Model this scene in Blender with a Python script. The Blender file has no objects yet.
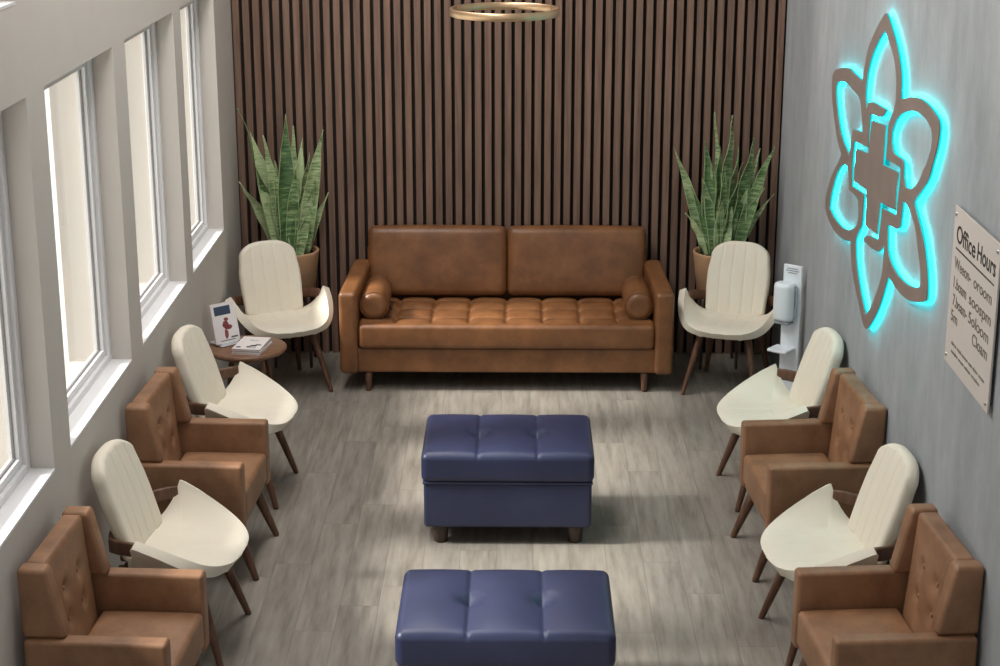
import bpy, bmesh, math, random
from mathutils import Vector, Matrix
random.seed(7)
PI = math.pi
C = bpy.context.scene.collection
sc = bpy.context.scene

# ------------------------------------------------------------------ nodes / materials
def mat(name, build):
    m = bpy.data.materials.new(name); m.use_nodes = True
    nt = m.node_tree; nt.nodes.clear()
    out = nt.nodes.new('ShaderNodeOutputMaterial')
    b = nt.nodes.new('ShaderNodeBsdfPrincipled')
    nt.links.new(b.outputs[0], out.inputs[0])
    build(nt, b, out)
    return m
def N(nt, t, **kw):
    n = nt.nodes.new(t)
    for k, v in kw.items():
        if k.startswith('_'): setattr(n, k[1:], v)
        else: n.inputs[k].default_value = v
    return n
def L(nt, a, b): nt.links.new(a, b)
def lin(r, g, b):
    f = lambda c: (c/255)/12.92 if c/255 <= .04045 else ((c/255+.055)/1.055)**2.4
    return (f(r), f(g), f(b), 1)
def coords(nt, scale=(1, 1, 1), kind='Object'):
    t = N(nt, 'ShaderNodeTexCoord'); mp = N(nt, 'ShaderNodeMapping')
    mp.inputs['Scale'].default_value = scale
    L(nt, t.outputs[kind], mp.inputs[0]); return mp.outputs[0]
def noise(nt, vec, scale, detail=4, rough=.55):
    n = N(nt, 'ShaderNodeTexNoise'); n.inputs['Scale'].default_value = scale
    n.inputs['Detail'].default_value = detail; n.inputs['Roughness'].default_value = rough
    L(nt, vec, n.inputs['Vector']); return n.outputs['Fac']
def ramp(nt, fac, stops):
    r = N(nt, 'ShaderNodeValToRGB'); e = r.color_ramp.elements
    while len(e) < len(stops): e.new(.5)
    for el, (p, c) in zip(e, stops): el.position = p; el.color = c
    L(nt, fac, r.inputs[0]); return r.outputs[0]
def bump(nt, b, h, strength, dist=.01):
    n = N(nt, 'ShaderNodeBump'); n.inputs['Strength'].default_value = strength; n.inputs['Distance'].default_value = dist
    L(nt, h, n.inputs['Height']); L(nt, n.outputs[0], b.inputs['Normal'])

def leather(name, dark, light, rough=.42, scale=5, spec=.5):
    def f(nt, b, out):
        v = coords(nt)
        c = ramp(nt, noise(nt, v, scale, 6, .65), [(.3, dark), (.7, light)])
        L(nt, c, b.inputs['Base Color']); b.inputs['Roughness'].default_value = rough
        b.inputs['Specular IOR Level'].default_value = spec
        bump(nt, b, noise(nt, v, 260, 3), .12, .002)
    return mat(name, f)
def wood(name, dark, light, rough=.5, axis=(14, 14, 1.6)):
    def f(nt, b, out):
        v = coords(nt, axis)
        c = ramp(nt, noise(nt, v, 3, 6, .6), [(.3, dark), (.7, light)])
        L(nt, c, b.inputs['Base Color']); b.inputs['Roughness'].default_value = rough
    return mat(name, f)
def plain(name, col, rough=.5, metal=0, bumpy=0, var=.06):
    def f(nt, b, out):
        v = coords(nt)
        d = tuple(x*(1-var) for x in col[:3])+(1,); l = tuple(min(1, x*(1+var)) for x in col[:3])+(1,)
        L(nt, ramp(nt, noise(nt, v, 6, 4), [(.3, d), (.7, l)]), b.inputs['Base Color'])
        b.inputs['Roughness'].default_value = rough; b.inputs['Metallic'].default_value = metal
        if bumpy: bump(nt, b, noise(nt, v, 400, 2), bumpy, .002)
    return mat(name, f)

M = {}
M['sofa'] = leather('cognac_leather', lin(100, 63, 37), lin(142, 95, 58), .4, 5)
M['tan'] = leather('tan_leather', lin(126, 90, 64), lin(162, 120, 88), .5, 7)
M['navy'] = leather('navy_leather', lin(42, 47, 76), lin(51, 57, 88), .42, 4)
M['cream'] = plain('cream_upholstery', lin(230, 221, 203), .75, 0, .15, .03)
M['walnut'] = wood('walnut', lin(74, 50, 36), lin(116, 80, 58), .45)
M['dark_wood'] = wood('dark_stained_wood', lin(52, 40, 34), lin(78, 60, 50), .45)
M['table_wood'] = wood('table_wood', lin(104, 72, 52), lin(142, 104, 78), .4, (3, 20, 20))
M['wall_paint'] = plain('wall_paint', lin(204, 197, 189), .85, 0, 0, .015)
M['white_frame'] = plain('white_window_frame', lin(232, 230, 230), .4, 0, 0, .01)
M['gasket'] = plain('grey_gasket', lin(120, 116, 116), .6)
M['white_plastic'] = plain('white_plastic', lin(232, 238, 242), .3, 0, 0, .01)
M['grey_plastic'] = plain('grey_plastic', lin(150, 158, 162), .4)
M['pot'] = plain('clay_pot', lin(186, 146, 110), .7, 0, .1, .1)
M['soil'] = plain('potting_soil', lin(50, 38, 30), .95, 0, .5, .3)
M['brass'] = plain('brushed_brass', lin(216, 184, 148), .38, 1.0, 0, .08)
M['steel'] = plain('brushed_steel', lin(170, 170, 170), .35, 1.0)
M['sign_metal'] = plain('brushed_taupe_metal', lin(146, 132, 124), .5, .25, 0, .08)
M['sign_panel'] = plain('sign_panel', lin(200, 192, 184), .6, 0, 0, .02)
M['ink'] = plain('black_ink', lin(40, 34, 32), .6)
M['ink_soft'] = plain('grey_ink', lin(104, 94, 87), .6)
M['paper'] = plain('magazine_paper', lin(236, 228, 226), .5, 0, 0, .02)
M['page'] = plain('page_edges', lin(206, 198, 196), .8, 0, 0, .04)
M['print_blue'] = plain('printed_slate_blue', lin(58, 70, 92), .5)
M['print_red'] = plain('printed_brick_red', lin(140, 66, 66), .5)
M['print_black'] = plain('printed_black', lin(36, 32, 36), .5)
M['ground'] = plain('pale_paving', lin(230, 226, 219), .9, 0, 0, .05)
M['ceiling'] = plain('ceiling_paint', lin(225, 222, 218), .9, 0, 0, .01)

def teal(nt, b, out):
    e = N(nt, 'ShaderNodeEmission'); e.inputs[0].default_value = (0.012, .74, .78, 1); e.inputs[1].default_value = 1.0
    L(nt, e.outputs[0], out.inputs[0])
M['teal'] = mat('teal_led_acrylic', teal)
def led(nt, b, out):
    e = N(nt, 'ShaderNodeEmission'); e.inputs[0].default_value = (0.01, .72, .80, 1); e.inputs[1].default_value = 30
    L(nt, e.outputs[0], out.inputs[0])
M['led'] = mat('teal_led_strip', led)

def glassf(nt, b, out):
    t = N(nt, 'ShaderNodeBsdfTransparent'); g = N(nt, 'ShaderNodeBsdfGlossy'); g.inputs['Roughness'].default_value = .02
    lw = N(nt, 'ShaderNodeLayerWeight'); lw.inputs[0].default_value = .5      # facing = 1 - cos
    pw = N(nt, 'ShaderNodeMath', _operation='POWER'); L(nt, lw.outputs['Facing'], pw.inputs[0]); pw.inputs[1].default_value = 5
    fr = N(nt, 'ShaderNodeMath', _operation='MULTIPLY_ADD'); L(nt, pw.outputs[0], fr.inputs[0]); fr.inputs[1].default_value = .5; fr.inputs[2].default_value = .03
    mx = N(nt, 'ShaderNodeMixShader'); t.inputs[0].default_value = (.97, .98, .97, 1)
    L(nt, fr.outputs[0], mx.inputs[0]); L(nt, t.outputs[0], mx.inputs[1]); L(nt, g.outputs[0], mx.inputs[2]); L(nt, mx.outputs[0], out.inputs[0])
M['glass'] = mat('window_glass', glassf)

def floorf(nt, b, out):
    t = N(nt, 'ShaderNodeTexCoord'); s = N(nt, 'ShaderNodeSeparateXYZ'); L(nt, t.outputs['Object'], s.inputs[0])
    def M2(op, a, bb=None):
        n = N(nt, 'ShaderNodeMath', _operation=op)
        for i, q in enumerate((a, bb)):
            if q is None: continue
            if isinstance(q, (int, float)): n.inputs[i].default_value = q
            else: L(nt, q, n.inputs[i])
        return n.outputs[0]
    px = M2('DIVIDE', M2('ADD', s.outputs[0], 20.04), .178)
    ix = M2('FLOOR', px)
    w = N(nt, 'ShaderNodeTexWhiteNoise', _noise_dimensions='1D'); L(nt, ix, w.inputs['W'])
    py = M2('ADD', M2('DIVIDE', s.outputs[1], 1.22), M2('MULTIPLY', w.outputs[0], 7.3))
    iy = M2('FLOOR', py)
    cv = N(nt, 'ShaderNodeCombineXYZ'); L(nt, ix, cv.inputs[0]); L(nt, iy, cv.inputs[1])
    w2 = N(nt, 'ShaderNodeTexWhiteNoise', _noise_dimensions='3D'); L(nt, cv.outputs[0], w2.inputs['Vector'])
    # grain: noise stretched along the plank and shifted per plank
    off = N(nt, 'ShaderNodeVectorMath', _operation='MULTIPLY_ADD')
    L(nt, t.outputs['Object'], off.inputs[0]); off.inputs[1].default_value = (11, 1.1, 1)
    sc3 = N(nt, 'ShaderNodeVectorMath', _operation='SCALE'); L(nt, w2.outputs['Color'], sc3.inputs[0]); sc3.inputs['Scale'].default_value = 40
    L(nt, sc3.outputs[0], off.inputs[2])
    g = noise(nt, off.outputs[0], 2.2, 7, .62)
    col = ramp(nt, g, [(.28, lin(120, 113, 104)), (.5, lin(146, 139, 130)), (.75, lin(166, 159, 149))])
    tone = ramp(nt, w2.outputs['Value'], [(0, (.84, .84, .84, 1)), (1, (1.0, .99, .97, 1))])
    mx = N(nt, 'ShaderNodeMix', _data_type='RGBA', _blend_type='MULTIPLY'); mx.inputs[0].default_value = 1
    L(nt, col, mx.inputs[6]); L(nt, tone, mx.inputs[7])
    fx = M2('FRACT', px); fy = M2('FRACT', py)
    ex = M2('MINIMUM', fx, M2('SUBTRACT', 1, fx)); ey = M2('MINIMUM', fy, M2('SUBTRACT', 1, fy))
    gx = M2('LESS_THAN', ex, .012); gy = M2('LESS_THAN', ey, .0018)
    gg = M2('MULTIPLY', M2('MAXIMUM', gx, gy), .35)
    m3 = N(nt, 'ShaderNodeMix', _data_type='RGBA'); L(nt, gg, m3.inputs[0]); L(nt, mx.outputs[2], m3.inputs[6]); m3.inputs[7].default_value = lin(80, 74, 68)
    L(nt, m3.outputs[2], b.inputs['Base Color'])
    b.inputs['Roughness'].default_value = .48; b.inputs['Specular IOR Level'].default_value = .4
    bump(nt, b, M2('SUBTRACT', g, M2('MULTIPLY', gg, 2)), .12, .004)
M['floor'] = mat('grey_oak_planks', floorf)

def concretef(nt, b, out):
    v = coords(nt, (1, 1, .35))
    n1 = noise(nt, v, 1.3, 6, .6); v2 = coords(nt, (1, 1, .5)); n2 = noise(nt, v2, 9, 6, .7)
    c1 = ramp(nt, n1, [(.3, lin(148, 153, 156)), (.7, lin(182, 186, 188))])
    c2 = ramp(nt, n2, [(.3, (.82, .82, .82, 1)), (.65, (1, 1, 1, 1))])
    mx = N(nt, 'ShaderNodeMix', _data_type='RGBA', _blend_type='MULTIPLY'); mx.inputs[0].default_value = 1
    L(nt, c1, mx.inputs[6]); L(nt, c2, mx.inputs[7]); L(nt, mx.outputs[2], b.inputs['Base Color'])
    b.inputs['Roughness'].default_value = .75; bump(nt, b, n2, .12, .01)
M['concrete'] = mat('polished_concrete', concretef)

SP = 3.538/55
def slatf(nt, b, out):
    t = N(nt, 'ShaderNodeTexCoord'); s = N(nt, 'ShaderNodeSeparateXYZ'); L(nt, t.outputs['Object'], s.inputs[0])
    a = N(nt, 'ShaderNodeMath', _operation='ADD'); L(nt, s.outputs[0], a.inputs[0]); a.inputs[1].default_value = 1.838
    d = N(nt, 'ShaderNodeMath', _operation='DIVIDE'); L(nt, a.outputs[0], d.inputs[0]); d.inputs[1].default_value = SP
    f = N(nt, 'ShaderNodeMath', _operation='FLOOR'); L(nt, d.outputs[0], f.inputs[0])
    w = N(nt, 'ShaderNodeTexWhiteNoise', _noise_dimensions='1D'); L(nt, f.outputs[0], w.inputs['W'])
    v = coords(nt, (18, 18, .9)); g = noise(nt, v, 2.5, 6, .6)
    c = ramp(nt, g, [(.3, lin(104, 80, 67)), (.7, lin(140, 112, 95))])
    tn = ramp(nt, w.outputs[0], [(0, (.85, .84, .84, 1)), (1, (1.04, 1.0, .98, 1))])
    mx = N(nt, 'ShaderNodeMix', _data_type='RGBA', _blend_type='MULTIPLY'); mx.inputs[0].default_value = 1
    L(nt, c, mx.inputs[6]); L(nt, tn, mx.inputs[7]); L(nt, mx.outputs[2], b.inputs['Base Color']); b.inputs['Roughness'].default_value = .55
M['slat'] = mat('walnut_slats', slatf)
M['felt'] = plain('dark_felt', lin(34, 26, 22), .95)

def leaff(nt, b, out):
    at = N(nt, 'ShaderNodeAttribute'); at.attribute_name = 'edge'
    v = coords(nt, (9, 9, 60)); g = noise(nt, v, 1.2, 5, .7)
    tt = N(nt, 'ShaderNodeAttribute'); tt.attribute_name = 'tone'
    ad = N(nt, 'ShaderNodeMath', _operation='MULTIPLY_ADD'); L(nt, tt.outputs['Fac'], ad.inputs[0]); ad.inputs[1].default_value = .36; L(nt, g, ad.inputs[2])
    c = ramp(nt, ad.outputs[0], [(.40, lin(42, 70, 40)), (.60, lin(88, 120, 70)), (.82, lin(176, 192, 144))])
    st = ramp(nt, at.outputs['Fac'], [(.90, (0, 0, 0, 1)), (1.0, (.8, .8, .8, 1))])
    mx = N(nt, 'ShaderNodeMix', _data_type='RGBA'); L(nt, st, mx.inputs[0]); L(nt, c, mx.inputs[6]); mx.inputs[7].default_value = lin(170, 184, 136)
    L(nt, mx.outputs[2], b.inputs['Base Color']); b.inputs['Roughness'].default_value = .45
M['leaf'] = mat('snake_plant_leaf', leaff)

# ------------------------------------------------------------------ object helpers
def obj(name, bm, m, parent=None, smooth=True, loc=None, recalc=True):
    me = bpy.data.meshes.new(name)
    if recalc: bmesh.ops.recalc_face_normals(bm, faces=bm.faces[:])
    bm.to_mesh(me); bm.free()
    for p in me.polygons: p.use_smooth = smooth
    ms = m if isinstance(m, (list, tuple)) else [m]
    for q in ms: me.materials.append(q)
    o = bpy.data.objects.new(name, me); C.objects.link(o)
    if parent: o.parent = parent
    if loc: o.location = loc
    return o
def thing(name, label, cat, loc=(0, 0, 0), rotz=0, group=None):
    o = bpy.data.objects.new(name, None); C.objects.link(o); o.empty_display_size = .1
    o.location = loc; o.rotation_euler = (0, 0, rotz); tag(o, label, cat, group); return o
def tag(o, label, cat, group=None):
    o['label'] = label; o['category'] = cat
    if group: o['group'] = group
    return o
def struct(name, bm, m, parent=None, smooth=False):
    o = obj(name, bm, m, parent, smooth)
    if not parent: o['kind'] = 'structure'
    return o
def dup(root, loc, rotz, label, scale=(1, 1, 1)):
    r = root.copy(); C.objects.link(r); r.location = loc; r.scale = scale; r.rotation_euler = (0, 0, rotz); r['label'] = label
    for ch in list(root.children):
        c = ch.copy(); C.objects.link(c); c.parent = r
        for g in list(ch.children):
            d = g.copy(); C.objects.link(d); d.parent = c
    return r

def rbox(bm, cen, size, r=.01, seg=3, n=(1, 1, 1), disp=None, rot=None, mi=0):
    """rounded box as a dense grid on its six faces; disp(Vector)->Vector offset in box space"""
    h = [s/2 for s in size]; r = min(r, min(h)*.999)
    def lines(a, k):
        t = [math.tan(PI/4*i/seg) for i in range(seg+1)]
        lo = [-(a-r)-r*q for q in reversed(t)]; hi = [(a-r)+r*q for q in t]
        mid = [-(a-r)+2*(a-r)*i/k for i in range(1, k)]
        return lo+mid+hi
    ln = [lines(h[i], n[i]) for i in range(3)]
    T = Matrix.Translation(cen) @ (rot.to_4x4() if rot else Matrix.Identity(4))
    cache = {}
    def vert(p):
        k = (round(p[0], 6), round(p[1], 6), round(p[2], 6))
        if k in cache: return cache[k]
        q = Vector([max(-(h[i]-r), min(h[i]-r, p[i])) for i in range(3)]); v = Vector(p)-q
        w = q+v.normalized()*r if v.length > 1e-9 else q
        if disp: w = w+Vector(disp(w))
        cache[k] = bm.verts.new(T @ w); return cache[k]
    for ax in range(3):
        a, b = [i for i in range(3) if i != ax]
        for sg in (-1, 1):
            for i in range(len(ln[a])-1):
                for j in range(len(ln[b])-1):
                    vs = []
                    for (u, w) in ((i, j), (i+1, j), (i+1, j+1), (i, j+1)):
                        p = [0, 0, 0]; p[ax] = sg*h[ax]; p[a] = ln[a][u]; p[b] = ln[b][w]
                        q = vert(p)
                        if q not in vs: vs.append(q)
                    if len(vs) >= 3:
                        try: f = bm.faces.new(vs); f.material_index = mi
                        except ValueError: pass
def box(bm, lo, hi, mi=0):
    vs = [bm.verts.new((x, y, z)) for x in (lo[0], hi[0]) for y in (lo[1], hi[1]) for z in (lo[2], hi[2])]
    for f in ((0, 1, 3, 2), (4, 6, 7, 5), (0, 4, 5, 1), (2, 3, 7, 6), (0, 2, 6, 4), (1, 5, 7, 3)):
        g = bm.faces.new([vs[i] for i in f]); g.material_index = mi
def sweep(bm, pts, radii, seg=14, up=None, ell=None):
    """closed tube through pts; ell=(a,b) list gives elliptical radii"""
    pts = [Vector(p) for p in pts]; rings = []
    for i, p in enumerate(pts):
        t = (pts[min(i+1, len(pts)-1)]-pts[max(i-1, 0)]).normalized()
        ref = Vector(up) if up else (Vector((0, 1, 0)) if abs(t.y) < .9 else Vector((1, 0, 0)))
        s = t.cross(ref).normalized(); q = s.cross(t).normalized()
        ra, rb = ell[i] if ell else (radii[i], radii[i])
        rings.append([bm.verts.new(p+s*math.cos(2*PI*k/seg)*ra+q*math.sin(2*PI*k/seg)*rb) for k in range(seg)])
    for a, b in zip(rings, rings[1:]):
        for k in range(seg): bm.faces.new((a[k], a[(k+1) % seg], b[(k+1) % seg], b[k]))
    bm.faces.new(rings[0]); bm.faces.new(list(reversed(rings[-1])))
def lathe(bm, prof, seg=48, cen=(0, 0, 0), mi=0):
    rings = []
    for (r, z) in prof:
        if r < 1e-6: rings.append([bm.verts.new((cen[0], cen[1], cen[2]+z))])
        else: rings.append([bm.verts.new((cen[0]+r*math.cos(2*PI*k/seg), cen[1]+r*math.sin(2*PI*k/seg), cen[2]+z)) for k in range(seg)])
    for a, b in zip(rings, rings[1:]):
        for k in range(seg):
            k2 = (k+1) % seg
            if len(a) == 1 and len(b) == 1: continue
            if len(a) == 1: f = bm.faces.new((a[0], b[k2], b[k]))
            elif len(b) == 1: f = bm.faces.new((a[k], a[k2], b[0]))
            else: f = bm.faces.new((a[k], a[k2], b[k2], b[k]))
            f.material_index = mi
def ribbon(bm, pts, wid, thick):
    """flat bent strip: section is wid tall (z) and thick (horizontal), swept along a horizontal path"""
    pts = [Vector(p) for p in pts]; rings = []
    for i, p in enumerate(pts):
        t = (pts[min(i+1, len(pts)-1)]-pts[max(i-1, 0)]).normalized()
        s = t.cross(Vector((0, 0, 1))).normalized(); u = s.cross(t).normalized()
        w = wid[i] if isinstance(wid, (list, tuple)) else wid
        ring = []
        for (a, b) in ((-1, -.8), (-.7, -1), (.7, -1), (1, -.8), (1, .8), (.7, 1), (-.7, 1), (-1, .8)):
            ring.append(bm.verts.new(p+s*a*thick/2+u*b*w/2))
        rings.append(ring)
    for a, b in zip(rings, rings[1:]):
        for k in range(8): bm.faces.new((a[k], a[(k+1) % 8], b[(k+1) % 8], b[k]))
    bm.faces.new(rings[0]); bm.faces.new(list(reversed(rings[-1])))
def BM(): return bmesh.new()
def smoothstep(a, b, x):
    t = max(0, min(1, (x-a)/(b-a))); return t*t*(3-2*t)
def g_(x, s): return math.exp(-(x/s)**2)

# ------------------------------------------------------------------ room shell
XL, XR, YB, ZC = -1.838, 1.70, 11.27, 4.9
Y0 = -1.5
bm = BM(); box(bm, (XL-.3, Y0, -.12), (XR+.25, YB+.25, 0)); struct('floor', bm, M['floor'])
bm = BM(); box(bm, (XL-.3, Y0, ZC), (XR+.25, YB+.25, ZC+.15)); struct('ceiling', bm, M['ceiling'])
bm = BM(); box(bm, (XR, Y0, 0), (XR+.25, YB+.25, ZC)); struct('wall_right', bm, M['concrete'])
bm = BM(); box(bm, (XL-.3, YB, 0), (XR, YB+.25, ZC)); struct('wall_back', bm, M['felt'])
bm = BM()
x = XL+.012
for i in range(55):
    a = -1.838+SP*i+.009; box(bm, (a, YB-.034, 0.0), (a+SP*.66, YB, ZC))
bmesh.ops.bevel(bm, geom=[e for e in bm.edges if abs((e.verts[0].co-e.verts[1].co).z) > 1], offset=.002, segments=1, affect='EDGES')
struct('slat_panel', bm, M['slat'])

# left wall with openings
TH = .30
wins = [(5.31, 6.48), (6.74, 7.92), (8.175, 9.355), (9.56, 10.62)]
low = [(3.86, 5.04)]
rect = [(a, b, .985, 2.475) for a, b in low+wins]+[(5.35, 6.44, 2.82, 3.1), (3.9, 4.99, 2.82, 3.1)]
def holed_wall(bm, xi, xo, y0, y1, z0, z1, holes):
    ys = sorted({y0, y1} | {h[0] for h in holes} | {h[1] for h in holes})
    zs = sorted({z0, z1} | {h[2] for h in holes} | {h[3] for h in holes})
    cache = {}
    def V(x, y, z):
        k = (x, y, z)
        if k not in cache: cache[k] = bm.verts.new(k)
        return cache[k]
    solid = lambda i, j: 0 <= i < len(ys)-1 and 0 <= j < len(zs)-1 and not any(h[0] <= ys[i] < h[1] and h[2] <= zs[j] < h[3] for h in holes)
    for i in range(len(ys)-1):
        for j in range(len(zs)-1):
            if not solid(i, j): continue
            a, b, c, d = ys[i], ys[i+1], zs[j], zs[j+1]
            for x in (xi, xo): bm.faces.new((V(x, a, c), V(x, b, c), V(x, b, d), V(x, a, d)))
            if not solid(i-1, j): bm.faces.new((V(xi, a, c), V(xi, a, d), V(xo, a, d), V(xo, a, c)))
            if not solid(i+1, j): bm.faces.new((V(xi, b, c), V(xi, b, d), V(xo, b, d), V(xo, b, c)))
            if not solid(i, j-1): bm.faces.new((V(xi, a, c), V(xi, b, c), V(xo, b, c), V(xo, a, c)))
            if not solid(i, j+1): bm.faces.new((V(xi, a, d), V(xi, b, d), V(xo, b, d), V(xo, a, d)))
bm = BM(); holed_wall(bm, XL, XL-TH, Y0, YB, 0, ZC, rect); struct('wall_left', bm, M['wall_paint'])

def rect_frame(bm, x0, x1, y0, y1, z0, z1, w):
    for lo, hi in (((x0, y0, z0), (x1, y0+w, z1)), ((x0, y1-w, z0), (x1, y1, z1)), ((x0, y0+w, z0), (x1, y1-w, z0+w)), ((x0, y0+w, z1-w), (x1, y1-w, z1))):
        box(bm, lo, hi)
for k, (a, b, c, d) in enumerate(rect):
    nm = 'window_%d' % (k+1)
    FX = XL-.095
    bm = BM(); rect_frame(bm, FX-.07, FX, a, b, c, d, .045)
    bmesh.ops.bevel(bm, geom=bm.edges[:], offset=.003, segments=1, affect='EDGES')
    w = struct(nm, bm, M['white_frame'])
    bm = BM(); rect_frame(bm, FX-.06, FX-.018, a+.047, b-.047, c+.047, d-.047, .032); obj('sash', bm, M['white_frame'], w, False)
    bm = BM(); rect_frame(bm, FX-.045, FX-.0335, a+.078, b-.078, c+.078, d-.078, .006); obj('gasket', bm, M['gasket'], w, False)
    bm = BM(); box(bm, (FX-.042, a+.082, c+.082), (FX-.036, b-.082, d-.082)); obj('pane', bm, M['glass'], w, False)
    bm = BM(); box(bm, (FX, a, c), (XL+.001, b, c+.012)); obj('window_sill', bm, M['white_frame'], w, False)
bm = BM(); box(bm, (-60, -30, -.5), (XL-TH, 70, -.35)); struct('ground', bm, M['ground'])

# ------------------------------------------------------------------ tapered wooden leg
def leg_bm(p0, p1, r0, r1):
    bm = BM(); p0 = Vector(p0); p1 = Vector(p1)
    sweep(bm, [p0, p0.lerp(p1, .3), p0.lerp(p1, .97), p1], [r0, r0*.93, r1, r1*.85], 16)
    return bm

# ------------------------------------------------------------------ cream shell chair (faces -Y)
def cream_chair(label, loc, rz, group):
    t0 = thing('shell_chair', label, 'chair', loc, rz, group)
    # seat: a bucket, radial grid from the middle out to a rim that rises into two pointed side wings
    front = [(0, -.345, .430), (.11, -.338, .432), (.20, -.305, .442), (.266, -.245, .468), (.304, -.165, .512), (.330, -.07, .562), (.345, .025, .604)]
    rear = [(.345, .025, .604), (.312, .045, .540), (.270, .075, .488), (.215, .108, .456), (.11, .128, .448), (0, .132, .446)]
    def spl(P, m):
        P = [Vector(p) for p in P]; P = [P[0]*2-P[1] if P[0].x > .01 else Vector((-P[1].x, P[1].y, P[1].z))]+P+[P[-1]*2-P[-2] if P[-1].x > .01 else Vector((-P[-2].x, P[-2].y, P[-2].z))]
        out = []
        for k in range(1, len(P)-2):
            for q in range(m):
                t = q/m; out.append(.5*((2*P[k])+(P[k+1]-P[k-1])*t+(2*P[k-1]-5*P[k]+4*P[k+1]-P[k+2])*t*t+(3*P[k]-P[k-1]-3*P[k+1]+P[k+2])*t**3))
        return out
    right = spl(front, 7)+spl(rear, 6)+[Vector(rear[-1])]
    rim = right+[Vector((-p.x, p.y, p.z)) for p in reversed(right[1:-1])]
    bm = BM(); NR = 22; cx = Vector((0, -.075, .455)); c0 = bm.verts.new(cx); prev = None
    for k in range(1, NR+1):
        r_ = k/NR; rr = 1-(1-r_)**1.25; ring = []
        for p in rim:
            q = cx.lerp(p, rr); g = max(0, (r_-.48)/.52)**(1.45 if p.z > .455 else 2.2)
            z = .455-.006*math.cos(PI*min(1, r_*1.2)/1)+(p.z-.455)*g
            fx = 1-smoothstep(.55, .8, r_)
            for c in (.05, .145): z -= .004*g_(abs(q.x)-c, .006)*(1 if p.y < -.2 or p.y > .1 else fx)
            ring.append(bm.verts.new((q.x, q.y, z)))
        n = len(ring)
        for i in range(n):
            j = (i+1) % n
            if prev is None: bm.faces.new((c0, ring[i], ring[j]))
            else: bm.faces.new((prev[i], ring[i], ring[j], prev[j]))
        prev = ring
    st = obj('seat', bm, M['cream'], t0, recalc=False)
    m = st.modifiers.new('thickness', 'SOLIDIFY'); m.thickness = .05; m.offset = -1; m.use_even_offset = False
    m = st.modifiers.new('round', 'BEVEL'); m.width = .02; m.segments = 4; m.limit_method = 'ANGLE'; m.angle_limit = math.radians(55)
    # back pad
    bm = BM(); H = .485; lean = math.radians(17)
    def d(w):
        u = (w.z+H/2)/H; x = w.x; ax = abs(x)/.2275
        k = .95+.05*smoothstep(0, .45, u)-.07*smoothstep(.55, 1, u)
        dz = -.075*ax**3.2*smoothstep(.45, 1, u)+.025*ax**3*(1-smoothstep(0, .5, u))
        dy = -.028*ax**2.2*(1-.3*u)+.010*(1-ax*ax)*math.sin(PI*u)*(-1 if w.y < 0 else 0)
        if w.y < 0:
            for c in (.045, .13): dy += .006*g_(abs(x)-c, .006)*smoothstep(0, .06, u)*smoothstep(0, .06, 1-u)
        return (x*(k-1), dy, dz)
    rbox(bm, Vector((0, .182, .655)), (.455, .066, H), .029, 5, (60, 1, 26), d, Matrix.Rotation(-lean, 3, 'X'))
    obj('backrest', bm, M['cream'], t0)
    bm = BM(); half = [(.324, .03, .558), (.310, .075, .556), (.284, .125, .55), (.243, .165, .54), (.15, .192, .53), (.07, .203, .527)]
    ribbon(bm, half+[(0, .205, .526)]+[(-p[0], p[1], p[2]) for p in reversed(half)], .06, .02)
    obj('wood_rail', bm, M['walnut'], t0)
    bm = BM(); rbox(bm, Vector((0, .0, .385)), (.36, .07, .03), .008, 2); rbox(bm, Vector((0, .0, .385)), (.07, .40, .03), .008, 2)
    rbox(bm, Vector((0, -.14, .387)), (.33, .05, .034), .008, 2); rbox(bm, Vector((0, .13, .387)), (.33, .05, .034), .008, 2)
    obj('seat_frame', bm, M['walnut'], t0)
    for sx in (-1, 1):
        obj('leg', leg_bm((sx*.165, -.165, .405), (sx*.262, -.285, 0), .025, .0145), M['walnut'], t0)
        obj('leg', leg_bm((sx*.16, .14, .405), (sx*.235, .25, 0), .025, .0145), M['walnut'], t0)
    return t0

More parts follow.
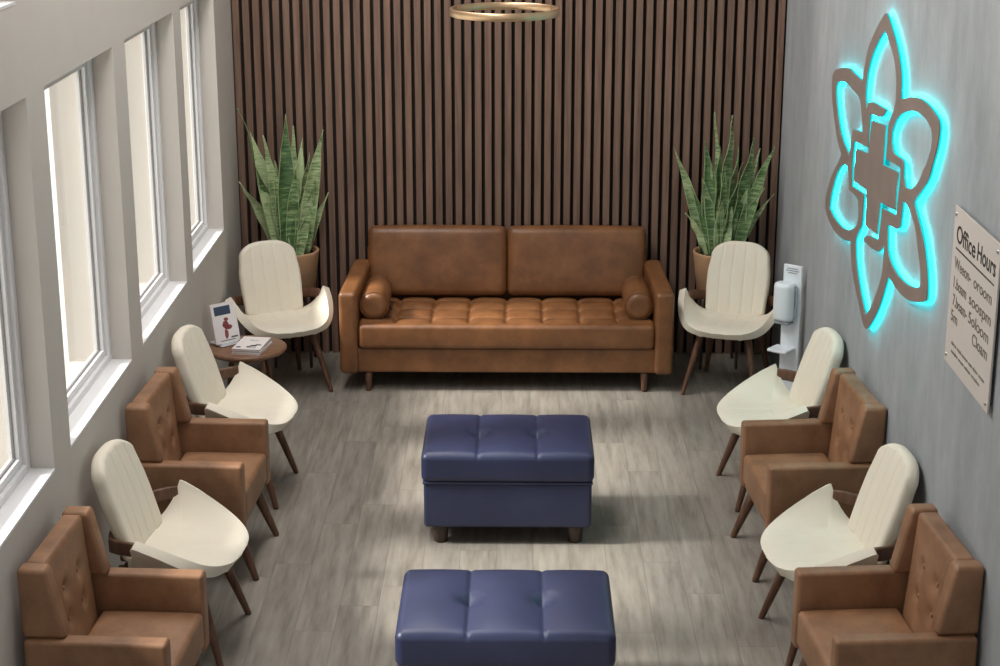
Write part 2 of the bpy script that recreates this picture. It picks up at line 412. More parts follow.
# ------------------------------------------------------------------ tan leather armchair (faces -Y)
def armchair(label, loc, rz, group):
    t0 = thing('leather_armchair', label, 'armchair', loc, rz, group)
    bm = BM(); rbox(bm, Vector((0, .015, .275)), (.63, .49, .046), .012, 3); obj('base', bm, M['tan'], t0)
    bm = BM()
    def d(w):
        e = (1-min(1, abs(w.x)/.26)**4)*(1-min(1, abs(w.y+.0)/.2)**4)
        return (0, 0, .012*e if w.z > 0 else 0)
    rbox(bm, Vector((0, -.045, .372)), (.52, .41, .15), .02, 4, (16, 14, 2), d); obj('seat_cushion', bm, M['tan'], t0)
    for sx in (-1, 1):
        bm = BM(); rbox(bm, Vector((sx*.300, .012, .435)), (.076, .53, .33), .016, 4, (2, 8, 4)); obj('arm', bm, M['tan'], t0)
    # tufted back
    btn = [(sx*.085, z) for sx in (-1, 1) for z in (-.0, .125)]
    def d(w):
        u = (w.z+.2925)/.585; f = (.065-w.y)/.13
        if w.y > -.03: return (0, .05*u*f, 0)
        dy = .05*u*f - .012*(1-(abs(w.x)/.22)**2)*math.sin(PI*max(0, min(1, u)))
        for (bx, bz) in btn:
            q = math.hypot(w.x-bx, w.z-bz); dy += .016*g_(q, .03)
        for bz in (0, .125): dy += .004*g_(w.z-bz, .008)*(1 if abs(w.x) < .16 else 0)*0
        return (0, dy, 0)
    bm = BM(); rbox(bm, Vector((0, .217, .575)), (.47, .13, .585), .022, 4, (40, 2, 56), d)
    b = obj('backrest', bm, M['tan'], t0)
    for (bx, bz) in btn:
        u = (bz+.29)/.58; yy = .217-.065+.05*u-.012*(1-(bx/.2)**2)*math.sin(PI*u)+.013
        bm = BM(); bmesh.ops.create_uvsphere(bm, u_segments=14, v_segments=8, radius=.011, matrix=Matrix.Translation((bx, yy, .575+bz)) @ Matrix.Diagonal((1, .5, 1, 1)))
        obj('button', bm, M['tan'], b)
    for sx in (-1, 1):
        def d2(w):
            u = (w.z+.135)/.27
            return (0, .062*u*(.0875-w.y)/.175, 0)
        bm = BM(); rbox(bm, Vector((sx*.274, .2035, .736)), (.082, .165, .272), .02, 4, (2, 3, 5), d2); obj('wing', bm, M['tan'], t0)
    for sx in (-1, 1):
        obj('leg', leg_bm((sx*.235, -.19, .26), (sx*.266, -.285, 0), .026, .0155), M['walnut'], t0)
        obj('leg', leg_bm((sx*.235, .19, .26), (sx*.255, .24, 0), .026, .0155), M['walnut'], t0)
    return t0

GW, GA = 'cream shell chairs around the waiting room', 'tan leather armchairs along the side walls'
XRc, XLc = 1.385, -1.51
RT_ = math.radians(4.5)
cr = cream_chair('cream shell chair by right wall between the two right armchairs', (XRc+.02, 6.985, 0), -PI/2+RT_, GW)
dup(cr, (XRc+.02, 8.76, 0), -PI/2+RT_, 'cream shell chair by the right wall just in front of the sanitizer stand')
dup(cr, (1.335, 10.555, 0), -math.radians(20), 'cream shell chair right of the sofa before the right snake plant', (.88, .96, 1))
dup(cr, (XLc-.015, 7.0, 0), PI/2-RT_, 'cream shell chair under the windows between the two left armchairs')
dup(cr, (XLc-.015, 8.77, 0), PI/2-RT_, 'cream shell chair under the windows just before the round side table')
dup(cr, (-1.50, 10.55, 0), math.radians(27), 'cream shell chair left of the sofa before the left snake plant', (.88, .96, 1))
ar = armchair('tan leather armchair nearest the camera along the right wall', (XRc, 6.14, 0), -PI/2+RT_, GA)
dup(ar, (XRc, 7.90, 0), -PI/2+RT_, 'tan leather armchair by the right wall between two cream chairs')
dup(ar, (XLc, 6.085, 0), PI/2-RT_*.6, 'tan leather armchair nearest the camera under the left windows')
dup(ar, (XLc, 7.885, 0), PI/2-RT_*.6, 'tan leather armchair under the left windows between two cream chairs')

# ------------------------------------------------------------------ sofa (local: y = 0 front, +y to the back wall)
so = thing('leather_sofa', 'long cognac brown leather sofa with tufted seat against the slatted wall', 'sofa', (-.075, 10.39, 0))
bm = BM(); rbox(bm, Vector((0, .38, .205)), (1.88, .70, .16), .015, 3, (6, 3, 1)); obj('base', bm, M['sofa'], so)
for sx in (-1, 1):
    def d(w, sx=sx): return (-sx*.035*(w.y+.36)/.72, 0, (.040*(w.y+.36)/.72-.006) if w.z > 0 else 0)
    bm = BM(); rbox(bm, Vector((sx*.981, .36, .387)), (.116, .72, .535), .03, 5, (2, 8, 5), d); obj('arm', bm, M['sofa'], so)
def seatd(w):
    if w.z <= 0: return (0, 0, 0)
    sx = 1.85/8; k = (w.x+.925)/sx; q = abs(k-round(k))*sx
    yr = [-.14, .06, .25]
    qy = min(abs(w.y-v) for v in yr)
    inside = smoothstep(-.29, -.24, w.y)
    fade = smoothstep(.905, .86, abs(w.x)) if False else 1
    if round(k) in (0, 8): q = 1
    dz = -.012*g_(q, .012)*inside-.012*g_(qy, .012)*(1 if w.y > -.2 else g_(qy, .012))
    dz += .012*(1-math.exp(-(q/.045)**2))*(1-math.exp(-(qy/.045)**2))*inside
    if q < .5:
        for v in yr: dz -= .010*g_(math.hypot(q, w.y-v), .028)
    return (0, 0, dz)
bm = BM(); rbox(bm, Vector((0, .322, .364)), (1.84, .644, .158), .03, 4, (200, 62, 2), seatd); obj('seat_cushion', bm, M['sofa'], so)
for sx in (-1, 1):
    def d(w):
        a = abs(w.x)/.44; c = abs(w.z)/.24
        p = (1-a**4)*(1-c**4)
        return (.0, (-.022 if w.y < 0 else .01)*max(0, p), .006*(1-a*a) if w.z > 0 else 0)
    bm = BM(); rbox(bm, Vector((sx*.453, .712, .676)), (.902, .15, .452), .045, 5, (30, 1, 18), d, Matrix.Rotation(math.radians(-9), 3, 'X') )
    obj('back_cushion', bm, M['sofa'], so)
bm = BM(); rbox(bm, Vector((0, .80, .44)), (1.84, .04, .62), .015, 3, (6, 1, 3)); obj('back_frame', bm, M['sofa'], so)
for sx in (-1, 1):
    obj('leg', leg_bm((sx*.865, .07, .13), (sx*.865, .045, 0), .026, .016), M['walnut'], so)
    obj('leg', leg_bm((sx*.865, .66, .13), (sx*.865, .68, 0), .026, .016), M['walnut'], so)

def bolster(label, loc):
    t0 = thing('bolster_cushion', label, 'cushion', loc, 0, 'round bolsters at the sofa arms')
    bm = BM(); prof = []; Rb, Ln = .088, .42
    prof = [(0, 0), (.05, -.012), (.07, -.008), (Rb-.008, .004), (Rb, .018), (Rb+.003, Ln/2), (Rb, Ln-.018), (Rb-.008, Ln-.004), (.07, Ln+.008), (.05, Ln+.012), (0, Ln)]
    lathe(bm, prof, 40); bmesh.ops.transform(bm, matrix=Matrix.Rotation(-PI/2, 4, 'X'), verts=bm.verts[:])
    obj('cushion_body', bm, M['sofa'], t0)
    for y in (.012, Ln-.012):
        bm = BM(); pts = [(math.cos(2*PI*k/40)*(Rb-.001), y, math.sin(2*PI*k/40)*(Rb-.001)) for k in range(41)]
        sweep(bm, pts, [.0035]*41, 6, up=(0, 1, 0)); obj('piping', bm, M['sofa'], t0)
    return t0
bolster('small brown leather bolster cushion at the left arm of the sofa', (-.900, 10.48, .540))
bolster('small brown leather bolster cushion at the right arm of the sofa', (.750, 10.48, .540))

# ------------------------------------------------------------------ ottomans
def ottoman(label, loc):
    t0 = thing('storage_ottoman', label, 'ottoman', loc, 0, 'navy tufted ottomans in the middle of the floor')
    bm = BM(); rbox(bm, Vector((0, 0, .212)), (.828, .585, .236), .018, 4, (4, 4, 2)); obj('body', bm, M['navy'], t0)
    def d(w):
        if w.z <= 0: return (0, 0, 0)
        q = min(abs(w.x-.147), abs(w.x+.147)); e = smoothstep(.30, .26, abs(w.y)) if False else smoothstep(0, .05, .30-abs(w.y))
        dz = -.007*g_(q, .008)
        for bx in (-.147, .147): dz -= .032*g_(math.hypot(w.x-bx, w.y*.9), .04)
        xx = (abs(w.x)-.28)/.14 if abs(w.x) > .14 else abs(w.x)/.14
        dz += .018*(1-min(1, abs(xx))**2)*(1-min(1, abs(w.y)/.3)**4)
        return (0, 0, dz)
    bm = BM(); rbox(bm, Vector((0, 0, .410)), (.85, .615, .153), .034, 5, (110, 60, 2), d); obj('lid', bm, M['navy'], t0)
    bm = BM(); rbox(bm, Vector((0, 0, .332)), (.836, .598, .012), .003, 2); obj('piping', bm, M['navy'], t0)
    for sx in (-1, 1):
        for sy in (-1, 1):
            obj('leg', leg_bm((sx*.335, sy*.225, .105), (sx*.335, sy*.23, 0), .044, .034), M['dark_wood'], t0)
    return t0
o1 = ottoman('navy blue leather storage ottoman standing nearer the sofa', (-.050, 8.315, 0))
dup(o1, (-.046, 6.375, 0), 0, 'navy blue leather storage ottoman nearest the camera, cut off at the bottom edge')

# ------------------------------------------------------------------ side table and magazines
TX, TY = -1.585, 9.75
tb = thing('side_table', 'low round wooden side table between two cream chairs under the windows', 'table', (TX, TY, 0))
bm = BM(); lathe(bm, [(0, .470), (.20, .470), (.224, .474), (.232, .484), (.232, .492), (.228, .499), (.222, .501), (0, .501)], 64); obj('table_top', bm, M['table_wood'], tb)
bm = BM(); lathe(bm, [(0, .435), (.13, .435), (.135, .44), (.135, .468), (.13, .471), (0, .471)], 40); obj('apron', bm, M['table_wood'], tb)
for k in range(3):
    a = 2*PI*k/3+math.radians(28)
    obj('leg', leg_bm((.11*math.cos(a), .11*math.sin(a), .46), (.185*math.cos(a), .185*math.sin(a), 0), .017, .010), M['walnut'], tb)

def magazine(label, loc, rz, prints, w=.165, l=.25, th=.011, group='magazines on the side table', rot=None):
    t0 = thing('magazine', label, 'magazine', loc, rz, group)
    if rot is not None: t0.rotation_euler = rot
    bm = BM(); rbox(bm, Vector((0, 0, th/2)), (w-.004, l-.004, th-.002), .001, 1); obj('pages', bm, M['page'], t0)
    bm = BM(); box(bm, (-w/2, -l/2, th-.0012), (w/2, l/2, th)); box(bm, (-w/2, -l/2, 0), (w/2, l/2, .0012)); box(bm, (-w/2, -l/2, .0006), (-w/2+.0012, l/2, th-.0006))
    cv = obj('cover', bm, M['paper'], t0, False)
    for (mk, polys) in prints:
        for poly in polys:
            bm = BM(); lo = [bm.verts.new((x*w, y*l, th)) for x, y in poly]; hi = [bm.verts.new((x*w, y*l, th+.0005)) for x, y in poly]
            bm.faces.new(hi); n = len(lo)
            for i in range(n): bm.faces.new((lo[i], lo[(i+1) % n], hi[(i+1) % n], hi[i]))
            obj('cover_print', bm, M[mk], cv, False)
    return t0
def blob(cx, cy, rx, ry, n=12, jit=.25, seed=1):
    r = random.Random(seed); return [(cx+rx*math.cos(2*PI*k/n)*(1+jit*(r.random()-.5)), cy+ry*math.sin(2*PI*k/n)*(1+jit*(r.random()-.5))) for k in range(n)]
def bar(x0, y0, x1, y1): return [(x0, y0), (x1, y0), (x1, y1), (x0, y1)]
MR = -math.radians(8)
magazine('white magazine at the bottom of the stack on the side table', (-1.545, 9.70, .5015), MR-.03, [])
magazine('white magazine in the middle of the stack on the side table', (-1.548, 9.705, .513), MR+.05, [])
magazine('white magazine with black sketch on its cover, topmost of the stack', (-1.548, 9.70, .5245), MR,
         [('print_black', [blob(.16, -.20, .12, .06, seed=3), blob(.30, -.12, .12, .045, seed=4), blob(.02, -.28, .09, .04, seed=5), blob(-.33, -.34, .09, .045, seed=6), bar(-.02, -.38, .32, -.35)]),
          ('ink_soft', [bar(-.18, .23, -.02, .245), bar(.03, .22, .16, .235), bar(-.1, .19, .1, .2)])])
# standing magazine in a small clear easel
SA = math.radians(42)
sm = magazine('upright magazine with dark blue title block leaning in a stand on the table', (-1.700, 9.775, .516), 0,
         [('print_blue', [bar(-.38, .2, .28, .42)]), ('paper', []), ('print_red', [blob(.05, .08, .10, .05, seed=8), blob(0, -.05, .13, .10, seed=9), blob(.1, -.12, .16, .06, seed=10), blob(-.02, -.28, .08, .12, seed=11)]), ('ink_soft', [bar(-.3, -.45, .3, -.43), bar(.15, -.40, .42, -.36)])], w=.165, l=.235, th=.012)
for ch in sm.children:      # its own origin sits at the lower edge
    for v in ch.data.vertices: v.co.y += .1175
    for g in ch.children:
        for v in g.data.vertices: v.co.y += .1175
sm.rotation_euler = (math.radians(90-14), 0, SA)
ez = thing('easel', 'small clear plastic easel holding the upright magazine on the side table', 'stand', (-1.700, 9.775, .501), SA)
bm = BM(); rbox(bm, Vector((0, .035, .006)), (.12, .13, .006), .002, 2); rbox(bm, Vector((0, -.024, .014)), (.12, .005, .022), .002, 2); obj('foot', bm, M['white_plastic'], ez)
bm = BM(); rbox(bm, Vector((0, .0335, .095)), (.10, .005, .19), .002, 2, rot=Matrix.Rotation(math.radians(-14), 3, 'X')); obj('back_support', bm, M['white_plastic'], ez)

# ------------------------------------------------------------------ snake plants
def plant(label, loc, tips, seed, group='snake plants in the back corners'):
    r = random.Random(seed)
    t0 = thing('potted_snake_plant', label, 'plant', loc, 0, group)
    bm = BM(); lathe(bm, [(0, 0), (.135, 0), (.143, .008), (.172, .265), (.176, .285), (.174, .292), (.162, .292), (.158, .28), (.155, .255), (0, .255)], 56); obj('pot', bm, M['pot'], t0)
    bm = BM(); lathe(bm, [(0, .262), (.06, .266), (.12, .262), (.157, .258)], 40); obj('soil', bm, M['soil'], t0)
    bm = BM(); lay = bm.verts.layers.float.new('edge'); lay2 = bm.verts.layers.float.new('tone')
    for (tx, tz, wd) in tips:
        wd *= 1.4; tone = r.random()
        ty = r.uniform(-.07, .09); a = r.uniform(0, 2*PI)
        b = Vector((max(-.10, min(.10, tx*.38+r.uniform(-.02, .02))), r.uniform(-.08, .08), .255)); tip = Vector((tx, ty, tz))
        tw0 = r.uniform(-.5, .5); tw1 = tw0+r.uniform(-.9, .9); n = 16; rows = []
        ctrl = b.lerp(tip, .5)+Vector((-(tx-b.x)*.18, -(ty-b.y)*.18, .02))
        for k in range(n+1):
            t = k/n; p = b*(1-t)**2+ctrl*2*t*(1-t)+tip*t*t
            ww = wd*(.62+.38*math.sin(PI*min(1, t*1.25)))*(1-t**5)**.8*(1 if t < .75 else 1-(t-.75)/.25*.55)
            ww = max(ww, .0015)
            an = tw0+(tw1-tw0)*t; side = Vector((math.cos(an), math.sin(an), 0)); nrm = Vector((-math.sin(an), math.cos(an), 0))
            if nrm.y > 0: nrm = -nrm
            row = []
            for q in (-1, -.84, -.45, 0, .45, .84, 1):
                wave = .010*math.sin(k*1.1+a)*abs(q)
                v = bm.verts.new(p+side*q*ww/2+nrm*((1-q*q)*-.22*ww+wave)); v[lay] = abs(q); v[lay2] = tone
                row.append(v)
            rows.append(row)
        for A, B in zip(rows, rows[1:]):
            for i in range(6): bm.faces.new((A[i], A[i+1], B[i+1], B[i]))
    f = obj('foliage', bm, M['leaf'], t0)
    m = f.modifiers.new('thickness', 'SOLIDIFY'); m.thickness = .003
    # stand
    st = thing('plant_stand', 'dark wooden plant stand carrying the '+('left' if loc[0] < 0 else 'right')+' snake plant', 'plant stand', (loc[0], loc[1], 0), PI/4, 'plant stands in the back corners')
    bm = BM(); rbox(bm, Vector((0, 0, loc[2]-.016)), (.30, .03, .03), .004, 2); rbox(bm, Vector((0, 0, loc[2]-.016)), (.03, .30, .03), .004, 2); obj('cross_brace', bm, M['dark_wood'], st)
    for k in range(4):
        c, s = [(1, 0), (0, 1), (-1, 0), (0, -1)][k]
        obj('leg', leg_bm((c*.155, s*.155, loc[2]+.05), (c*.165, s*.165, 0), .014, .010), M['dark_wood'], st)
    return t0
PZ = .475
S = 155.
def tipsof(px, cx):
    out = []
    for (x, y, w) in px: out.append(((x-cx)/S, .292+(252-y)/(S*.955), w))
    return out
LT = tipsof([(240, 116, .035), (251, 136, .085), (264, 140, .06), (285, 122, .085), (292, 134, .05), (301, 146, .07), (323, 135, .075), (236, 187, .06), (325, 199, .04), (268, 187, .07), (315, 180, .05), (279, 203, .085), (296, 168, .06), (256, 170, .06), (308, 158, .06), (274, 165, .05), (310, 205, .05), (290, 190, .06)], 288)
plant('tall snake plant in clay pot in the back left corner beside windows', (-1.47, 11.02, PZ), LT, 3)
RT = tipsof([(672, 153, .055), (712, 120, .03), (729, 122, .085), (703, 146, .07), (750, 142, .075), (756, 152, .06), (771, 146, .06), (772, 196, .03), (761, 189, .06), (727, 187, .085), (690, 190, .04), (700, 180, .07), (716, 150, .07), (740, 165, .07), (722, 168, .05), (709, 168, .06), (745, 190, .07), (735, 150, .06), (685, 215, .04)], 721)
plant('tall snake plant in clay pot in the back right corner beside concrete wall', (1.305, 11.02, PZ), RT, 5)

# ------------------------------------------------------------------ sanitizer stand
ds = thing('sanitizer_dispenser', 'white hand sanitizer dispenser on upright panel with drip tray near right wall', 'dispenser', (1.622, 10.02, 0), -math.radians(38))
bm = BM(); rbox(bm, Vector((0, .0, .47)), (.125, .016, .92), .007, 3); obj('panel', bm, M['white_plastic'], ds)
bm = BM(); rbox(bm, Vector((0, -.02, .007)), (.17, .13, .014), .005, 2); obj('base', bm, M['white_plastic'], ds)
def d(w): return (0, (.02*(abs(w.x)/.06)**2 if w.y < 0 else 0), 0)
bm = BM(); rbox(bm, Vector((-.02, -.058, .715)), (.135, .10, .235), .03, 5, (8, 2, 3), d); obj('dispenser_body', bm, M['white_plastic'], ds)
bm = BM(); rbox(bm, Vector((-.02, -.055, .589)), (.10, .07, .02), .008, 2); obj('nozzle', bm, M['grey_plastic'], ds)
bm = BM(); rbox(bm, Vector((-.02, -.065, .42)), (.13, .12, .022), .01, 3, (6, 6, 1), lambda w: (0, 0, -.008*(1-(w.x/.06)**2)*(1-(w.y/.06)**2) if w.z > 0 and abs(w.x) < .06 and abs(w.y) < .06 else 0)); obj('drip_tray', bm, M['white_plastic'], ds)
bm = BM()
for k, (z, w) in enumerate(((.905, .07), (.892, .085), (.879, .06))): box(bm, (-w/2, -.0095, z), (w/2, -.0075, z+.006))
obj('panel_print', bm, M['grey_plastic'], ds, False)

# ------------------------------------------------------------------ backlit flower-and-cross sign
LOGO = {'outer':[(8.058,2.614),(7.934,2.569),(7.809,2.51),(7.713,2.443),(7.657,2.377),(7.644,2.318),(7.627,2.29),(7.474,2.323),(7.316,2.345),(7.159,2.349),(7.016,2.336),(6.924,2.317),(6.896,2.289),(6.903,2.248),(6.924,2.199),(6.967,2.14),(7.001,2.089),(7.04,2.049),(7.126,1.993),(7.257,1.914),(7.199,1.885),(7.118,1.843),(7.045,1.801),(6.995,1.758),(6.955,1.713),(6.923,1.662),(6.908,1.613),(6.913,1.579),(7.011,1.544),(7.187,1.5),(7.351,1.479),(7.499,1.477),(7.661,1.484),(7.689,1.445),(7.746,1.37),(7.818,1.29),(7.924,1.202),(8.054,1.119),(8.144,1.12),(8.229,1.159),(8.339,1.214),(8.451,1.27),(8.517,1.332),(8.564,1.407),(8.569,1.426),(8.687,1.401),(8.883,1.376),(9.095,1.375),(9.258,1.399),(9.335,1.428),(9.33,1.483),(9.25,1.585),(9.145,1.667),(9.038,1.733),(8.954,1.795),(9.072,1.839),(9.179,1.909),(9.269,1.991),(9.323,2.065),(9.332,2.146),(9.266,2.182),(9.07,2.224),(8.877,2.248),(8.721,2.242),(8.515,2.238),(8.484,2.31),(8.411,2.414),(8.27,2.51),(8.158,2.575)],'core':[(8.065,2.538),(7.943,2.499),(7.834,2.445),(7.757,2.375),(7.735,2.306),(7.732,2.266),(7.762,2.218),(7.834,2.155),(7.856,2.113),(7.853,2.056),(7.856,1.984),(7.546,2.004),(7.542,1.945),(7.559,1.86),(7.571,1.783),(7.875,1.749),(7.881,1.698),(7.896,1.642),(7.918,1.587),(8.156,1.553),(8.251,1.517),(8.195,1.509),(7.959,1.527),(7.868,1.551),(7.779,1.6),(7.777,1.521),(7.801,1.442),(7.872,1.356),(7.963,1.27),(8.085,1.183),(8.129,1.188),(8.235,1.236),(8.327,1.296),(8.404,1.361),(8.447,1.436),(8.439,1.472),(8.365,1.532),(8.324,1.576),(8.318,1.647),(8.316,1.72),(8.632,1.695),(8.647,1.767),(8.656,1.822),(8.638,1.922),(8.284,1.956),(8.283,2.031),(8.276,2.119),(8.023,2.147),(7.925,2.194),(8.233,2.18),(8.331,2.16),(8.363,2.128),(8.401,2.159),(8.419,2.195),(8.404,2.281),(8.33,2.378),(8.192,2.474)],'cross':[(8.223,2.095),(7.919,2.124),(7.919,2.044),(7.926,1.942),(7.581,1.975),(7.597,1.903),(7.601,1.802),(7.929,1.767),(7.931,1.7),(7.952,1.609),(8.237,1.586),(8.234,1.666),(8.256,1.757),(8.578,1.731),(8.581,1.801),(8.566,1.897),(8.265,1.93),(8.253,2.003)],'hole1':[(9.088,2.151),(8.932,2.171),(8.733,2.162),(8.56,2.148),(8.489,2.097),(8.451,2.035),(8.44,1.999),(8.656,1.977),(8.698,1.953),(8.71,1.905),(8.744,1.828),(8.871,1.854),(9.006,1.895),(9.114,1.972),(9.191,2.055),(9.209,2.111),(9.166,2.136)],'hole2':[(7.457,2.268),(7.298,2.289),(7.14,2.286),(7.031,2.265),(7.006,2.224),(7.026,2.168),(7.083,2.105),(7.116,2.086),(7.165,2.035),(7.232,1.992),(7.343,1.951),(7.439,1.942),(7.479,1.977),(7.493,2.023),(7.528,2.042),(7.706,2.039),(7.773,2.077),(7.777,2.121),(7.718,2.175),(7.616,2.227)],'hole3':[(7.462,1.878),(7.361,1.873),(7.253,1.842),(7.172,1.801),(7.111,1.736),(7.061,1.686),(7.034,1.633),(7.042,1.601),(7.128,1.574),(7.286,1.547),(7.458,1.539),(7.599,1.554),(7.686,1.583),(7.712,1.616),(7.74,1.705),(7.548,1.73),(7.483,1.758),(7.472,1.817)],'hole4':[(8.881,1.757),(8.764,1.769),(8.723,1.737),(8.699,1.663),(8.502,1.67),(8.43,1.657),(8.41,1.591),(8.451,1.533),(8.594,1.478),(8.78,1.441),(9.006,1.433),(9.208,1.452),(9.186,1.522),(9.109,1.622),(9.007,1.702)]}

lg = thing('backlit_logo_sign', 'large backlit flower and cross emblem glowing teal on the concrete wall', 'sign', (XR, 8.38, 1.05))
def plate(name, contours, x0, x1, m, inset=0):
    cu = bpy.data.curves.new(name, 'CURVE'); cu.dimensions = '2D'; cu.fill_mode = 'BOTH'; cu.extrude = abs(x1-x0)/2
    if inset: cu.offset = -inset
    for pts in contours:
        sp = cu.splines.new('POLY'); sp.points.add(len(pts)-1); sp.use_cyclic_u = True
        for p, (y, z) in zip(sp.points, pts): p.co = (-(y-8.38), z-1.05, 0, 1)
    tmp = bpy.data.objects.new(name, cu)
    C.objects.link(tmp)
    me = bpy.data.meshes.new_from_object(tmp.evaluated_get(bpy.context.evaluated_depsgraph_get()))
    bpy.data.objects.remove(tmp)
    T = Matrix(((0, 0, -1, (x0+x1)/2), (-1, 0, 0, 0), (0, 1, 0, 0), (0, 0, 0, 1)))
    me.transform(T); me.materials.clear(); me.materials.append(m); me.name = name
    o = bpy.data.objects.new(name, me); C.objects.link(o); o.parent = lg; return o
def cr_spline(pts, sub=3):
    out = []; n = len(pts)
    for i in range(n):
        p0, p1, p2, p3 = (Vector(pts[(i+k-1) % n]) for k in range(4))
        a = (p1-p0); b = (p2-p1); c = (p3-p2)
        s1 = a.length > 1e-6 and a.angle(b) > .75; s2 = b.angle(c) > .75
        t1 = b if s1 else (p2-p0)*.5; t2 = b if s2 else (p3-p1)*.5
        for k in range(sub):
            t = k/sub; h = (2*t**3-3*t*t+1, t**3-2*t*t+t, -2*t**3+3*t*t, t**3-t*t)
            out.append(tuple(p1*h[0]+t1*h[1]+p2*h[2]+t2*h[3]))
    return out
sm_ = {k: (v if k == 'cross' else cr_spline(v)) for k, v in LOGO.items()}
ring = [sm_[k] for k in ('outer', 'core', 'hole1', 'hole2', 'hole3', 'hole4')]
plate('petal_face', ring, -.034, -.029, M['sign_metal'])
plate('cross_face', [sm_['cross']], -.034, -.029, M['sign_metal'])
plate('petal_light', ring, -.0288, -.020, M['teal'])
plate('cross_light', [sm_['cross']], -.0288, -.020, M['teal'])
plate('led_strip', ring, -.0198, -.017, M['led'], .010)

# ------------------------------------------------------------------ office hours sign
sg = thing('office_hours_sign', 'beige office hours notice panel with black lettering on the right wall', 'sign', (XR, 6.605, 1.425))
PW, PH = .66, .622
bm = BM(); rbox(bm, Vector((-.016, -PW/2, PH/2)), (.008, PW, PH), .002, 1); pn = obj('panel', bm, M['sign_panel'], sg, False)
for (u, v) in ((.028, .03), (PW-.028, .03), (.028, PH-.03), (PW-.028, PH-.03)):
    bm = BM(); sweep(bm, [(-.001, -u, v), (-.024, -u, v)], [.008, .008], 16); obj('standoff', bm, M['steel'], sg)
def lettering(name, text, u0, u1, v, cap, m, off=0):
    cu = bpy.data.curves.new(name, 'FONT'); cu.body = text; cu.size = 1; cu.extrude = .0006; cu.offset = off
    tmp = bpy.data.objects.new(name, cu); C.objects.link(tmp)
    me = bpy.data.meshes.new_from_object(tmp.evaluated_get(bpy.context.evaluated_depsgraph_get())); bpy.data.objects.remove(tmp)
    xs = [q.co.x for q in me.vertices]; x0, x1 = min(xs), max(xs); kx = (u1-u0)/(x1-x0); ky = cap/.70
    for q in me.vertices: q.co = (-.0202-(.0008 if q.co.z > 0 else 0), -(u0+(q.co.x-x0)*kx), v+q.co.y*ky)
    me.materials.clear(); me.materials.append(m)
    o = bpy.data.objects.new(name, me); C.objects.link(o); o.parent = pn; return o
lettering('heading', 'Office', .052, .335, .492, .066, M['ink'], .012)
lettering('heading', 'Hours', .365, .622, .496, .066, M['ink'], .012)
bm = BM(); box(bm, (-.0212, -.614, .462), (-.0202, -.052, .468)); obj('underline', bm, M['ink'], pn, False)
for (t1, a0, a1, t2, b0, b1, v) in (('Weeon-', .052, .30, 'oroom', .345, .60, .388), ('1.boam', .06, .255, 'soospm', .30, .612, .312), ('7.boam-', .065, .285, '5oloom', .31, .60, .243), ('5m', .055, .155, 'Cloam', .384, .598, .18)):
    lettering('hours_line', t1, a0, a1, v, .044, M['ink_soft'], .010); lettering('hours_line', t2, b0, b1, v, .044, M['ink_soft'], .010)
x = .09
for i, n in enumerate((.08, .06, .09, .05, .07, .08)):
    lettering('small_print', ['oleon', 'vioal', 'mooue', 'oam', 'oloor', 'vrouo'][i], x, x+n, .092, .016, M['ink_soft']); x += n+.014
x = .10
for i, n in enumerate((.10, .08, .09, .12)):
    lettering('small_print', ['noealoo', 'oroam', 'soloao', 'oroaloo'][i], x, x+n, .060, .016, M['ink_soft']); x += n+.014

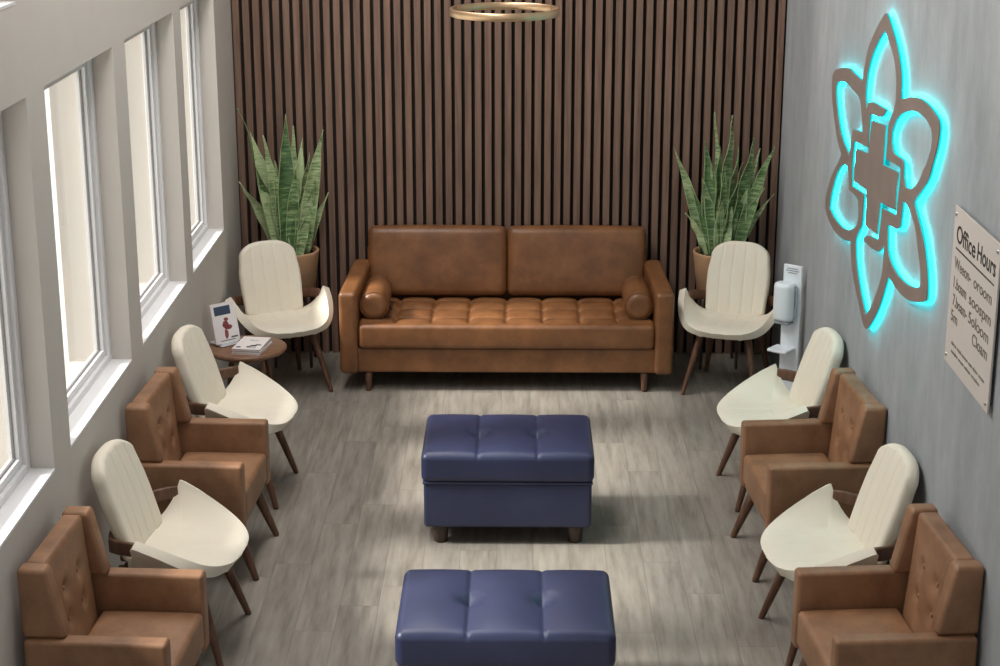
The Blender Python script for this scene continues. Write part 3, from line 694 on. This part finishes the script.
# ------------------------------------------------------------------ ring pendant lamp
rl = thing('ring_pendant_lamp', 'thin brass ring pendant lamp hanging over the room', 'lamp', (-.077, 9.2, 2.475))
bm = BM(); lathe(bm, [(.283, 0), (.286, .003), (.286, .037), (.283, .04), (.275, .04), (.272, .037), (.272, .003), (.275, 0), (.283, 0)], 96); obj('ring', bm, M['brass'], rl)
for k in range(3):
    a = PI/2+2*PI*k/3; bm = BM(); sweep(bm, [(.278*math.cos(a), .278*math.sin(a), .035), (.05*math.cos(a), .05*math.sin(a), ZC-2.475-.03)], [.0012, .0012], 6); obj('cable', bm, M['steel'], rl)
bm = BM(); lathe(bm, [(0, ZC-2.475), (.07, ZC-2.475), (.07, ZC-2.475-.03), (0, ZC-2.475-.035)], 32); obj('canopy', bm, M['brass'], rl)

# ------------------------------------------------------------------ light
def area(name, loc, size, power, col, rot=(0, 0, 0)):
    l = bpy.data.lights.new(name, 'AREA'); l.shape = 'RECTANGLE'; l.size, l.size_y = size; l.energy = power; l.color = col
    o = bpy.data.objects.new(name, l); C.objects.link(o); o.location = loc; o.rotation_euler = rot; return o
area('ceiling_fill', (-1.15, 8.0, ZC-.35), (1.0, 5.0), 150, (1, .97, .95), (0, math.radians(-30), 0))  # added overhead fill with no fixture, tilted so the left wall stays darker
s = bpy.data.lights.new('sun', 'SUN'); s.energy = 6.8; s.angle = math.radians(9); s.color = (1, .96, .91)
so_ = bpy.data.objects.new('sun', s); C.objects.link(so_)
el = math.radians(40); dv = Vector((math.cos(el), .12, -math.sin(el))); so_.rotation_euler = dv.to_track_quat('-Z', 'Y').to_euler()
w = bpy.data.worlds.new('sky'); sc.world = w; w.use_nodes = True
bg = w.node_tree.nodes['Background']; bg.inputs[0].default_value = (.90, .95, 1.0, 1); bg.inputs[1].default_value = .95

# ------------------------------------------------------------------ camera
f_px, VPx, VPy, H = 1750., 520., -190., 3.5
a = Vector((VPx-500, -(VPy-333), f_px)).normalized()
psi = -math.asin(a.x); cp = a.z/math.cos(psi); p = math.acos(cp)
F = Vector((math.sin(psi)*cp, math.cos(psi)*cp, -math.sin(p))); R = Vector((math.cos(psi), -math.sin(psi), 0)); U = R.cross(F)
cam = bpy.data.cameras.new('camera'); cam.sensor_width = 36; cam.lens = f_px/1000*36
co = bpy.data.objects.new('camera', cam); C.objects.link(co)
mw = Matrix((R, U, -F)).transposed().to_4x4(); mw.translation = (0, 0, H); co.matrix_world = mw
sc.camera = co
vs = sc.view_settings; vs.view_transform = 'Standard'; vs.look = 'None'; vs.gamma = 1; vs.exposure = 0.0
vs.use_curve_mapping = False
